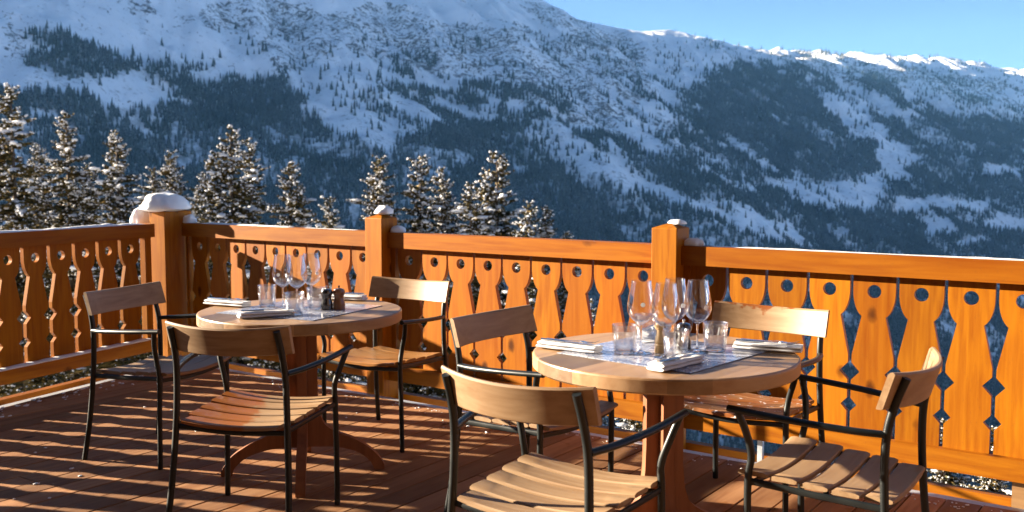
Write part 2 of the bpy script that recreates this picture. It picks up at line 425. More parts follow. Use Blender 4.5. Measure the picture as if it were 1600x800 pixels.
def forest():
    rng = np.random.default_rng(3)
    n = 900000
    # candidate spots spread evenly over the slope in view
    th = np.radians(rng.uniform(-31.5, 31.5, n)); u = rng.random(n)
    r = np.sqrt(u*(5200.**2-420.**2)+420.**2)
    X = r*np.sin(th); D = r*np.cos(th)
    x = CAM.x+X*RC[0]+D*FC[0]; y = CAM.y+X*RC[1]+D*FC[1]; z = terrain_h(x, y)
    dens, px, py = wood_density(x, y, z)
    cl = fbm(x/45, y/45, 4, 91); cl2 = fbm(x/170, y/170, 3, 17)
    dens = np.where(dens > .6, dens*np.clip(3.6*cl-.75, .06, 1)*np.clip((cl2-.2)*4, .3, 1), dens*np.clip((cl-.38)*6, 0, 1.6)*np.clip((cl2-.3)*3.5, 0.15, 1.4))
    spacing_keep = np.clip(1.0-np.maximum(r-2600, 0)/5200, .5, 1)
    keep = (rng.random(n) < dens*spacing_keep)
    x, y, z, r = x[keep], y[keep], z[keep], r[keep]
    n = len(x)
    h = rng.uniform(7, 17, n)*(.8+.45*fbm(x/30, y/30, 2, 9)); rad = h*rng.uniform(.16, .24, n)
    K = 5
    tiers = [(-.05, .78, 1.0), (.36, 1.12, .62)]     # (base, apex, radius factor)
    vs, fs = [], []; vcount = 0
    a0 = rng.uniform(0, 2*pi, n)
    lean = rng.normal(0, .03, (n, 2))
    cols = []
    tint = rng.random(n)
    for b, a, rf in tiers:
        ring = np.zeros((n, K+1, 3))
        for k in range(K):
            ang = a0+2*pi*k/K; jr = rad*rf*(.75+.5*rng.random(n))
            ring[:, k, 0] = x+jr*np.cos(ang); ring[:, k, 1] = y+jr*np.sin(ang); ring[:, k, 2] = z+h*(b+.10*rng.random(n))
        ring[:, K, 0] = x+lean[:, 0]*h; ring[:, K, 1] = y+lean[:, 1]*h; ring[:, K, 2] = z+h*a
        vs.append(ring.reshape(-1, 3))
        base = vcount+np.arange(n)[:, None, None]*(K+1)
        tri = np.array([[k, (k+1) % K, K] for k in range(K)])[None]
        fs.append((base+tri).reshape(-1, 3)); vcount += n*(K+1)
        cols.append(np.repeat(tint, K+1))
    V = np.concatenate(vs).astype(np.float32); Fc = np.concatenate(fs).astype(np.int32); C_ = np.concatenate(cols).astype(np.float32)
    me = bpy.data.meshes.new('forest'); me.vertices.add(len(V)); me.vertices.foreach_set('co', V.ravel())
    me.loops.add(len(Fc)*3); me.loops.foreach_set('vertex_index', Fc.ravel())
    me.polygons.add(len(Fc)); me.polygons.foreach_set('loop_start', np.arange(0, len(Fc)*3, 3, dtype=np.int32))
    at = me.attributes.new('rnd', 'FLOAT', 'POINT'); at.data.foreach_set('value', C_)
    me.update(calc_edges=True)
    N = NT('far_spruce'); a = N.n('ShaderNodeAttribute', attribute_name='rnd').outputs['Fac']
    geo = N.n('ShaderNodeNewGeometry')
    tc = N.n('ShaderNodeTexCoord').outputs['Object']
    sn = N.math('MULTIPLY', N.ramp(N.noise(tc, .5, 3, .6), [(.42, 0), (.66, .5)]), N.ramp(N.noise(tc, .012, 3, .6), [(.35, .25), (.65, 1)]))
    c = N.ramp(a, [(0, (.008, .026, .028)), (.6, (.014, .038, .038)), (1, (.032, .056, .052))])
    N.P(Base_Color=N.mix(sn, c, (.5, .53, .56)), Roughness=.9, Specular_IOR_Level=.1)
    print('forest trees', n)
    return tag(mesh_obj('forest', me, N.m), 'dark blue conifer forest covering the lower mountain slope across the valley', 'forest', kind='stuff')
forest()

# ------------------------------------------------------------------ haze over the valley
def haze():
    bm = bmesh.new(); box(bm, -9500, 9500, -9500, 9500, -1400, 1300)
    o = bm_obj('haze', bm, None)
    m = bpy.data.materials.new('haze'); m.use_nodes = True; t = m.node_tree; t.nodes.clear()
    v = t.nodes.new('ShaderNodeVolumePrincipled'); ou = t.nodes.new('ShaderNodeOutputMaterial')
    v.inputs['Density'].default_value = HAZE_D; v.inputs['Color'].default_value = (.22, .54, 1, 1); v.inputs['Anisotropy'].default_value = .0
    t.links.new(v.outputs[0], ou.inputs['Volume']); o.data.materials.append(m)
    tag(o, kind='stuff'); return o
HAZE_D = 2.8e-5

# ------------------------------------------------------------------ deck
LF0 = Vector((-6.22, 0, 0)); LFD = Vector((.2149, -.9766, 0)).normalized(); LFN = Vector((.9766, .2149, 0)).normalized(); LROT = atan2(-LFD.y, -LFD.x)   # left fence line and its inward side
def build_deck():
    rng = random.Random(5); bm = bmesh.new(); lay = bm.verts.layers.float.new('rnd')
    pitch = .1385; gap = .006; x = -7.2; i = 0
    while x < 4.2:
        y = -.13; first = True
        while y > -8.2:
            L = rng.uniform(1.6, 4.2) if not first else rng.uniform(.8, 4.2)
            first = False
            y2 = max(y-L, -8.3)
            a = rng.random(); dz = rng.uniform(-.0012, .0012)
            for v in box(bm, x, x+pitch-gap, y2+.002, y-.002, -.028+dz, dz): v[lay] = a
            y = y2
        x += pitch; i += 1
    p = LF0+LFN*.20
    bmesh.ops.bisect_plane(bm, geom=bm.verts[:]+bm.edges[:]+bm.faces[:], plane_co=p, plane_no=-LFN, clear_outer=True)
    bmesh.ops.holes_fill(bm, edges=[e for e in bm.edges if e.is_boundary])
    es = [e for e in bm.edges if len(e.link_faces) == 2 and e.calc_face_angle(0) > .6 and e.verts[0].co.z > -.01 and e.verts[1].co.z > -.01]
    bmesh.ops.bevel(bm, geom=es, offset=.0022, segments=1, affect='EDGES')
    o = bm_obj('deck', bm, DECK); tag(o, kind='structure')
    # joists below
    bm = bmesh.new()
    for k in range(14):
        y = -.9-k*.6; box(bm, -6+.02*k, 4, y-.03, y+.03, -.2, -.031)
    o = bm_obj('deck_joists', bm, BEAM); tag(o, kind='structure')
build_deck()
def m_trim():
    N = NT('weathered_zinc'); co = N.obco((1, 1, 1)); n = N.noise(co, 6, 4); n2 = N.noise(co, 60, 3)
    N.P(Base_Color=N.ramp(n, [(.35, (.30, .32, .35)), (.65, (.55, .57, .60))]), Metallic=.5, Roughness=N.math('MULTIPLY_ADD', n2, .3, .3)); N.bump(n2, .2, .003); return N.m
ZINC = m_trim()
bm = bmesh.new(); box(bm, -6.0, 3.5, -.126, -.070, -.03, -.006)
o = bm_obj('deck_edge_trim', bm, ZINC, bevel=.006); tag(o, 'long grey zinc drip edge along the deck below the sunlit balustrade', 'trim')
bm = bmesh.new(); box(bm, -5.98, 3.5, .098, .15, -.17, -.02)
o = bm_obj('rim_joist', bm, ORANGE_X, bevel=.003); tag(o, 'orange timber edge beam running outside the deck below the sunlit balustrade', 'beam')
def left_run(name, d0, d1, z0, z1, mat, lab, cat, t0=.15, t1=5.2):
    e = empty(name+'_', (0, 0, 0)); bpy.data.objects.remove(e)
    bm = bmesh.new(); box(bm, t0, t1, d0, d1, z0, z1)
    o = bm_obj(name, bm, mat, bevel=.004)
    o.location = LF0; o.rotation_euler = (0, 0, atan2(LFD.y, LFD.x)); tag(o, lab, cat); return o
# local +y of a left run points outwards->inwards: LFD rotated +90deg = (.9766,.2149)
left_run('deck_edge_trim', .135, .19, -.03, -.004, ZINC, 'shorter grey zinc drip edge along the deck below the shaded balustrade', 'trim')
left_run('rim_joist', -.03, .03, -.10, .0, ORANGE_X, 'dark timber edge beam running outside the deck below the shaded balustrade', 'beam')

# ------------------------------------------------------------------ unseen building added behind and beside the camera to block bounced light
def added_chalet():
    N = NT('dark_blocker_timber'); co = N.obco((.06, .06, 1)); n = N.noise(co, 18, 4)
    N.P(Base_Color=N.ramp(n, [(.35, (.035, .018, .010)), (.65, (.085, .042, .022))]), Roughness=.7)
    z = N.sep(N.n('ShaderNodeTexCoord').outputs['Object'])[2]
    N.bump(N.math('PINGPONG', z, .09), .6, .02)
    root = empty('added_chalet', (0, -8.45, 0)); tag(root, 'unseen dark timber block with eaves, added round the back of the deck to cut stray light', 'building')
    bm = bmesh.new(); box(bm, -7.6, 2.5, -9, 0, -4.5, 7.6); box(bm, 2.505, 12, -9, 7.6, -4.5, 7.6); bm_obj('added_wall', bm, N.m, root)
    bm = bmesh.new(); box(bm, -9.2, 13.4, -10, 2.4, 7.61, 7.85); box(bm, 1.3, 13.4, 2.41, 9.2, 7.61, 7.85); bm_obj('added_roof', bm, N.m, root)
    bm = bmesh.new(); box(bm, -7.6, 2.4, .01, 1.3, 2.75, 2.9); bm_obj('added_balcony', bm, N.m, root)
    G = NT('window_pane'); G.P(Base_Color=(.02, .025, .03), Roughness=.05)
    for k in range(4):
        bm = bmesh.new(); x = -6.6+2.5*k
        box(bm, x, x+1.5, .004, .05, .05, 2.2); w_ = bm_obj('added_glass_door', bm, N.m, root)
        bm = bmesh.new(); box(bm, x+.1, x+1.4, .052, .058, .2, 2.1); bm_obj('pane', bm, G.m, w_)
    return root
added_chalet()

# ------------------------------------------------------------------ balustrades
def gap_profile():
    pts = [(.95, .007), (.835, .007)]
    for k in range(1, 9):
        th = k/8*radians(72); pts.append((.835-.118*sin(th)/sin(radians(72)), .007+.040*(1-cos(th))/(1-cos(radians(72)))))
    pts += [(.536, .008), (.500, .008), (.460, .045), (.420, .008), (.336, .008), (.305, .036), (.275, .008), (.12, .008)]
    return pts
GP = gap_profile(); PITCH_B = .2
def baluster_mesh(mat, extra=0.0, left=PITCH_B/2, right=PITCH_B/2, y0=.04, y1=.068, lcut=True, rcut=True):
    bm = bmesh.new()
    L = [(-left+g+extra, z) for z, g in GP]; Rr = [(right-g-extra, z) for z, g in GP]
    out = L[::-1]+Rr            # from bottom left up, then top right down
    hole = [(.030*cos(-2*pi*k/24), .831+.030*sin(-2*pi*k/24)) for k in range(24)]
    for s, y in ((0, y0), (1, y1)):
        pass
    vo = [[bm.verts.new((p[0], y, p[1])) for p in out] for y in (y0, y1)]
    vh = [[bm.verts.new((p[0], y, p[1])) for p in hole] for y in (y0, y1)]
    for s in (0, 1):
        es = []
        for ring in (vo[s], vh[s]):
            for i in range(len(ring)): es.append(bm.edges.new((ring[i], ring[(i+1) % len(ring)])))
        bmesh.ops.triangle_fill(bm, use_beauty=True, use_dissolve=False, edges=es)
    for ring in (vo, vh):
        n = len(ring[0])
        for i in range(n): bm.faces.new((ring[0][i], ring[0][(i+1) % n], ring[1][(i+1) % n], ring[1][i]))
    bmesh.ops.recalc_face_normals(bm, faces=bm.faces)
    me = bpy.data.meshes.new('baluster'); bm.to_mesh(me); bm.free(); me.materials.append(mat); return me
BAL = baluster_mesh(ORANGE_Z)
BAL_WIDE = baluster_mesh(ORANGE_Z, .007)
def rail(name, x0, x1, z0, z1, y0, y1, parent, top_slope=0.0):
    bm = bmesh.new(); v = box(bm, x0, x1, y0, y1, z0, z1)
    return bm_obj(name, bm, ORANGE_X, parent, bevel=.005)
def post(x0, x1, y0, y1, zb, ze, za, parent, mat=None):
    bm = bmesh.new(); box(bm, x0, x1, y0, y1, zb, ze)
    top = [v for v in bm.verts if v.co.z > ze-.001]
    f = [f for f in bm.faces if all(v in top for v in f.verts)][0]
    bmesh.ops.delete(bm, geom=[f], context='FACES_ONLY')
    ap = bm.verts.new(((x0+x1)/2, (y0+y1)/2, za)); tv = sorted(top, key=lambda v: atan2(v.co.y-(y0+y1)/2, v.co.x-(x0+x1)/2))
    for a, b in zip(tv, tv[1:]+tv[:1]): bm.faces.new((a, b, ap))
    return bm_obj('post', bm, mat or ORANGE_Z, parent, bevel=.004)
def add_bal(x, parent, me=None):
    o = bpy.data.objects.new('baluster', me or BAL); COL.objects.link(o); o.parent = parent; o.location = (x, 0, 0); return o
def fence_right():
    root = empty('wooden_balustrade'); tag(root, 'long orange balustrade of cut-out boards in sunlight behind both tables', 'balustrade', 'alpine deck balustrades')
    posts = [(-6.37, -6.133), (-4.238, -4.098), (-2.266, -2.126), (-.294, -.154), (1.68, 1.82), (3.6, 3.74)]
    for k, (a, b) in enumerate(posts[1:]): post(a, b, -.05, .092, -.6, 1.087, 1.113, root)
    for k, ((a0, a1), (b0, b1)) in enumerate(zip(posts, posts[1:])):
        rail('top_rail', a1+.0005, b0-.0005, .905, 1.0, 0, .095, root)
        rail('bottom_rail', a1+.0005, b0-.0005, .080, .173, 0, .09, root)
    for x0, n, ph in ((-5.9835, 9, .2045), (-3.958, 9, .2), (-1.998, 9, .2), (-.02, 8, .2), (1.96, 8, .2)):
        for i in range(n):
            x = x0+ph*i
            if x0 == -3.958 and i > 8: continue
            add_bal(x, root)
    for k, (a, b) in enumerate(posts[:-1]):
        bm = bmesh.new(); box(bm, b+.001, b+.034, .030, .072, .1735, .9045); bm_obj('batten', bm, ORANGE_Z, root, bevel=.002)
    # small block under the bottom rail at the right
    bm = bmesh.new(); box(bm, -.612, -.560, .035, .085, -.3, .0795); bm_obj('support_block', bm, BEAM, root, bevel=.003)
    bm = bmesh.new(); box(bm, -1.73, -1.705, .05, .075, -.3, .0795); bm_obj('support_bracket', bm, ZINC, root, bevel=.003)
    return root
fence_right()
def fence_left():
    root = empty('wooden_balustrade', LF0, atan2(-LFD.y, -LFD.x))   # local +x runs back towards the corner, local -y faces the deck
    tag(root, 'dark red balustrade of cut-out boards in shade along the left edge of the deck', 'balustrade', 'alpine deck balustrades')
    # local x = -t
    rail('top_rail', -5.2, -.20, .905, 1.0, 0, .095, root)
    rail('bottom_rail', -5.2, -.20, .080, .173, 0, .09, root)
    for i in range(25):
        add_bal(-(.40+.2*i), root, BAL_WIDE)
    bm = bmesh.new(); box(bm, -.275, -.215, .025, .072, .1735, .9045); bm_obj('batten', bm, ORANGE_Z, root, bevel=.002)
    post(-5.34, -5.2, -.05, .092, -.6, 1.087, 1.113, root)
    return root
fence_left()
cp = empty('corner_post'); tag(cp, 'thick dark red corner post under a heap of snow where the balustrades meet', 'post')
cp.location = (-6.135, -.142, 0); cp.rotation_euler[2] = LROT-pi/2-.05
post(-.15, 0, 0, .27, -.6, 1.085, 1.10, cp)

# ------------------------------------------------------------------ snow lumps
def snow_lump(name, loc, size, seed, label, cat='snow', sub=4, flat=.25, fn=None, rz=0):
    bm = bmesh.new(); bmesh.ops.create_icosphere(bm, subdivisions=sub, radius=1)
    from mathutils import noise as mn
    for v in bm.verts:
        c = v.co.copy(); d = 1+.22*mn.noise(c*1.3+Vector((seed, 0, 0)))+.07*mn.noise(c*4+Vector((seed, 5, 0)))
        c *= d
        for k in (0, 1): c[k] = math.copysign(abs(c[k])**.88, c[k])
        if c.z < 0: c.z *= flat
        if fn: c = fn(c)
        v.co = Vector((c.x*size[0], c.y*size[1], c.z*size[2]))
    o = bm_obj(name, bm, SNOW, None, smooth=True); o.location = loc; o.rotation_euler[2] = rz
    tag(o, label, cat, 'snow left on the balustrade'); return o
def cap_fn(c):
    c = c.copy(); g = math.exp(-((c.x-.12)/.10)**2); c.z -= .16*g*(c.z > 0)
    return c
snow_lump('snow_heap', (-6.245, -.06, 1.112), (.160, .18, .122), 2.2, 'large rounded heap of snow on top of the corner post', fn=cap_fn)
snow_lump('snow_clump', (-6.42, -.12, 1.005), (.07, .10, .12), 4.2, 'crumbling snow clump on the shaded rail against the left side of the corner post')
snow_lump('snow_clump', (-6.105, .05, 1.005), (.05, .045, .055), 5.2, 'small snow wedge on the sunlit rail against the right side of the corner post')
snow_lump('snow_heap', (-4.158, .035, 1.118), (.055, .055, .042), 7.9, 'small round snow cap on the middle post behind the left table')
snow_lump('snow_clump', (-4.055, .05, 1.003), (.055, .04, .036), 8.4, 'small snow wedge on the rail beside the middle post')
snow_lump('snow_heap', (-2.17, .045, 1.108), (.045, .04, .022), 9.7, 'thin icy snow remnant on top of the post behind the right table', sub=3)
snow_lump('snow_clump', (-2.085, .055, 1.003), (.055, .03, .036), 10.4, 'small snow wedge on the rail beside the post behind the right table')
def rail_snow(name, x0, x1, y, z, n, seed, hmax, label, loc=(0, 0, 0), rz=0):
    """low uneven ribbon of snow"""
    rng = random.Random(seed); bm = bmesh.new(); m = max(int((x1-x0)/.03), 4); rings = []
    from mathutils import noise as mn
    for i in range(m+1):
        x = x0+(x1-x0)*i/m; a = mn.noise(Vector((x*2.2, seed, 0)))*.5+.5; b = mn.noise(Vector((x*11, seed, 3)))*.5+.5
        h = hmax*(.25+.9*a*b*1.6)*min(1, i/3+.1, (m-i)/3+.1); hw = .030+.014*b
        rings.append([bm.verts.new((x, y+hw*cos(t), z-.002+h*sin(t))) for t in np.linspace(0, pi, 7)])
    for A, B in zip(rings, rings[1:]):
        for k in range(6): bm.faces.new((A[k], B[k], B[k+1], A[k+1]))
        bm.faces.new((A[6], B[6], B[0], A[0]))
    bm.faces.new(rings[0]); bm.faces.new(rings[-1][::-1])
    o = bm_obj(name, bm, SNOW, None, smooth=True); o.location = loc; o.rotation_euler[2] = rz
    tag(o, label, 'snow', 'snow left on the balustrade'); return o
rail_snow('rail_snow', -5.1, -.25, .050, 1.0, 1, 3, .022, 'long thin line of snow on top of the shaded left rail', LF0, LROT)
rail_snow('rail_snow', -6.0, -5.0, .060, 1.0, 1, 4, .014, 'thin line of snow on the rail right of the corner post')
rail_snow('rail_snow', -4.95, -4.4, .075, 1.0, 1, 5, .006, 'faint crust of snow on the rail left of the middle post')
rail_snow('rail_snow', -2.05, -.3, .072, 1.0, 1, 6, .007, 'faint crust of snow along the rail at the right end')
rail_snow('rail_snow', -5.1, -.25, .012, .173, 1, 8, .020, 'snow lying in the cut-outs along the shaded bottom rail', LF0, LROT)

# ------------------------------------------------------------------ snow bits on the deck
def deck_snow():
    rng = random.Random(11); bm = bmesh.new()
    def bit(x, y, s):
        r = bmesh.ops.create_icosphere(bm, subdivisions=1, radius=s)
        q = Vector((rng.uniform(.6, 1.5), rng.uniform(.6, 1.5), rng.uniform(.3, .6)))
        a = rng.uniform(0, pi)
        for v in r['verts']:
            c = Vector((v.co.x*q.x, v.co.y*q.y, v.co.z*q.z))*(1+rng.uniform(-.2, .2)); c.rotate(Matrix.Rotation(a, 3, 'Z'))
            v.co = c+Vector((x, y, .001+s*.1))
    for k in range(520):
        t = rng.uniform(.3, 4.0); p = LF0+LFD*t; d = .20+abs(rng.gauss(0, .10))
        if rng.random() > .35+.65*(math.sin(t*3.1+1) > .1): continue
        bit(p.x+LFN.x*d, p.y+LFN.y*d, rng.uniform(.004, .016))
    for k in range(26):
        cx, cy = rng.choice([(-4.6, -1.9), (-4.0, -2.3), (-4.3, -1.2), (-3.9, -.5), (-3.3, -.35), (-4.9, -1.1), (-4.35, -2.05)])
        bit(cx+rng.gauss(0, .12), cy+rng.gauss(0, .06), rng.uniform(.003, .011))
    for k in range(200):
        x = rng.uniform(-5.3, -.5); bit(x, -.17-abs(rng.gauss(0, .04)), rng.uniform(.002, .007))
    o = bm_obj('snow_crumbs', bm, SNOW, None, smooth=True); tag(o, 'loose crumbs and thin drifts of snow scattered over the deck boards', 'snow', kind='stuff')
deck_snow()

# ------------------------------------------------------------------ chairs
def make_chair(name):
    root = empty(name)
    for s in (-1, 1):
        bm = bmesh.new()
        tube(bm, spline([(s*.252, -.262, 0), (s*.240, -.232, .2), (s*.229, -.212, .43), (s*.224, -.210, .60), (s*.219, -.228, .70), (s*.216, -.258, .784)], 6), .0125, n=12)
        bm_obj('rear_leg', bm, FRAME, root, autos=.7)
        bm = bmesh.new()
        tube(bm, spline([(s*.249, .182, 0), (s*.247, .184, .22), (s*.244, .186, .42), (s*.247, .176, .50), (s*.272, .186, .58), (s*.291, .206, .642)], 6), .0115, n=12)
        bm_obj('front_leg', bm, FRAME, root, autos=.7)
        bm = bmesh.new()
        tube(bm, spline([(s*.226, -.206, .618), (s*.252, -.13, .622), (s*.277, -.02, .630), (s*.290, .10, .638), (s*.293, .235, .647)], 6), .0135, .0105, n=12, up=Vector((0, 0, 1)))
        bm_obj('armrest', bm, FRAME, root, autos=.7)
    bm = bmesh.new()
    for s in (-1, 1):
        tube(bm, spline([(s*.243, .186, .418), (s*.232, 0, .408), (s*.226, -.21, .402)], 6), .007, .011, n=8, up=Vector((0, 0, 1)))
    tube(bm, spline([(-.243, .184, .408), (0, .184, .392), (.243, .184, .408)], 8), .007, .010, n=8, up=Vector((0, 0, 1)))
    tube(bm, spline([(-.227, -.208, .396), (0, -.208, .384), (.227, -.208, .396)], 8), .007, .010, n=8, up=Vector((0, 0, 1)))
    bm_obj('seat_frame', bm, FRAME, root, autos=.7)
    # seat: five dished slats
    bm = bmesh.new()
    ys = [(.222, .130), (.122, .040), (.032, -.050), (-.058, -.140), (-.148, -.228)]
    hw = [.236, .232, .226, .222, .200]
    zc = [.444, .440, .434, .430, .428]
    for (y1, y0), h_, z_ in zip(ys, hw, zc):
        nseg = 12; th = .015; rings = []
        for i in range(nseg+1):
            x = -h_+2*h_*i/nseg; e = abs(x)/h_
            sag = -.020*(1-(x/.24)**2)
            rr = .008 if i in (0, nseg) else 0
            zt = z_+sag+.004
            pts = [(y0+rr, zt-th), (y1-rr, zt-th), (y1, zt-th+.003), (y1, zt-.004), (y1-.004-rr, zt), (y0+.004+rr, zt), (y0, zt-.004), (y0, zt-th+.003)]
            rings.append([bm.verts.new((x, py_, pz)) for py_, pz in pts])
        for A, B in zip(rings, rings[1:]):
            for k in range(8): bm.faces.new((A[k], A[(k+1) % 8], B[(k+1) % 8], B[k]))
        bm.faces.new(rings[0][::-1]); bm.faces.new(rings[-1])
    bm_obj('seat', bm, TEAK_X, root, autos=.5)
    # backrest: bowed plank in front of the rear tubes
    bm = bmesh.new(); rings = []; nseg = 18; W = .252
    for i in range(nseg+1):
        x = -W+2*W*i/nseg
        bow = -.066*(1-(x/W)**2)
        yb = -.208+bow; slope = bow*.0
        q_ = 1-(x/W)**2; zt = .802-.012*q_; zb = .693-.008*q_; th = .019
        k = -.30   # recline
        def P(dy, z): return (x, yb+dy+(z-.745)*k*1.0-.012, z)
        pts = [P(0, zb+.003), P(.003, zb), P(th-.003, zb), P(th, zb+.003), P(th, zt-.006), P(th-.006, zt), P(.006, zt), P(0, zt-.006)]
        rings.append([bm.verts.new(p) for p in pts])
    for A, B in zip(rings, rings[1:]):
        for k in range(8): bm.faces.new((A[k], A[(k+1) % 8], B[(k+1) % 8], B[k]))
    bm.faces.new(rings[0][::-1]); bm.faces.new(rings[-1])
    bm_obj('backrest', bm, TEAK_X, root, autos=.5)
    return root
CH = [  # x, y, heading deg, label, wet-kind
    (-1.523, -2.067, 0.5, 'nearest chair, seen from behind, dry pale seat, in front of the right table', None),
    (-3.02, -1.925, 21.8, 'chair with a half wet dark orange seat at the front of the left table', 'half'),
    (-3.413, -.775, 184.5, 'chair facing the camera between the left table and the middle post, glossy orange seat', 'damp'),
    (-4.106, -1.597, -75.5, 'dark shaded chair on the far left, left of the left table', None),
    (-2.10, -1.315, -92.0, 'chair with a dark shaded backrest between the two tables, left of the right table', None),
    (-1.494, -.70, 178.0, 'chair with melting snow on its seat, between the right table and the balustrade', 'snow'),
    (-.919, -1.404, 90.2, 'chair at the far right, side on, with gaps between its shaded seat slats', None)]
def mask_half(N):
    tc = N.n('ShaderNodeTexCoord').outputs['Object']; s = N.sep(tc)
    e = N.math('ADD', N.math('MULTIPLY', s[0], -9.0), N.math('MULTIPLY', N.math('SUBTRACT', N.noise(tc, 9, 3), .5), 3.0))
    e = N.math('SUBTRACT', e, N.math('MULTIPLY', s[1], 3.5))
    return N.ramp(N.math('ADD', e, .45), [(.35, 0), (.7, .95)])
def mask_damp(N):
    tc = N.n('ShaderNodeTexCoord').outputs['Object']
    return N.ramp(N.noise(tc, 6, 3), [(.35, .9), (.62, .25)])
def mask_wetall(N):
    tc = N.n('ShaderNodeTexCoord').outputs['Object']
    return N.ramp(N.noise(tc, 10, 3), [(.4, .95), (.6, .45)])
def snow_m(lo, hi, sc):
    def f(N):
        tc = N.n('ShaderNodeTexCoord').outputs['Object']
        return N.ramp(N.noise(tc, sc, 6, .7), [(lo, 0), (hi, 1)])
    return f
def mask_top(N):
    tc = N.n('ShaderNodeTexCoord').outputs['Object']; s = N.sep(tc)
    e = N.math('ADD', N.math('MULTIPLY', N.math('SUBTRACT', s[2], .764), 22.0), N.math('MULTIPLY', N.math('SUBTRACT', N.noise(tc, 24, 4), .5), 2.6))
    e = N.math('SUBTRACT', e, N.math('ABSOLUTE', N.math('MULTIPLY', N.math('SUBTRACT', s[0], .06), 4.0)))
    return N.ramp(N.math('ADD', e, .3), [(.35, 0), (.6, .95)])
LT, DK = (.66, .43, .24), (.44, .25, .12)
WET = {
    'half': wood('wet_teak_slats', LT, DK, 0, 46, .5, tint=.1, wet=mask_half, snow=snow_m(.74, .78, 45), wetcol=(.56, .17, .022)),
    'damp': wood('damp_teak_slats', (.72, .40, .14), DK, 0, 46, .4, tint=.1, wet=mask_damp, snow=snow_m(.70, .75, 50), wetcol=(.52, .20, .04)),
    'snow': wood('snowy_teak_slats', LT, DK, 0, 46, .5, tint=.1, wet=mask_wetall, snow=snow_m(.60, .64, 26), wetcol=(.42, .12, .02)),
    'top': wood('stained_teak_back', LT, DK, 0, 46, .5, tint=.1, wet=mask_top, wetcol=(.42, .11, .012)),
}
chair0 = make_chair('armchair')
for i, (x, y, a, lab, wk) in enumerate(CH):
    c = chair0 if i == 0 else copy_tree(chair0)
    c.location = (x, y, 0.001); c.rotation_euler = (0, 0, radians(a)); tag(c, lab, 'chair', 'teak and black metal armchairs round the tables')
    if wk:
        for ch in c.children:
            nm = ch.name.split('.')[0]
            if nm == 'seat': ch.material_slots[0].link = 'OBJECT'; ch.material_slots[0].material = WET[wk]; ch['label'] = {'half': 'seat slats soaked dark on the left side', 'damp': 'damp orange seat slats', 'snow': 'wet seat slats with patches of melting snow'}[wk]
            if nm == 'backrest' and wk == 'snow': ch.material_slots[0].link = 'OBJECT'; ch.material_slots[0].material = WET['top']; ch['label'] = 'backrest with a wet orange stain along its top edge'

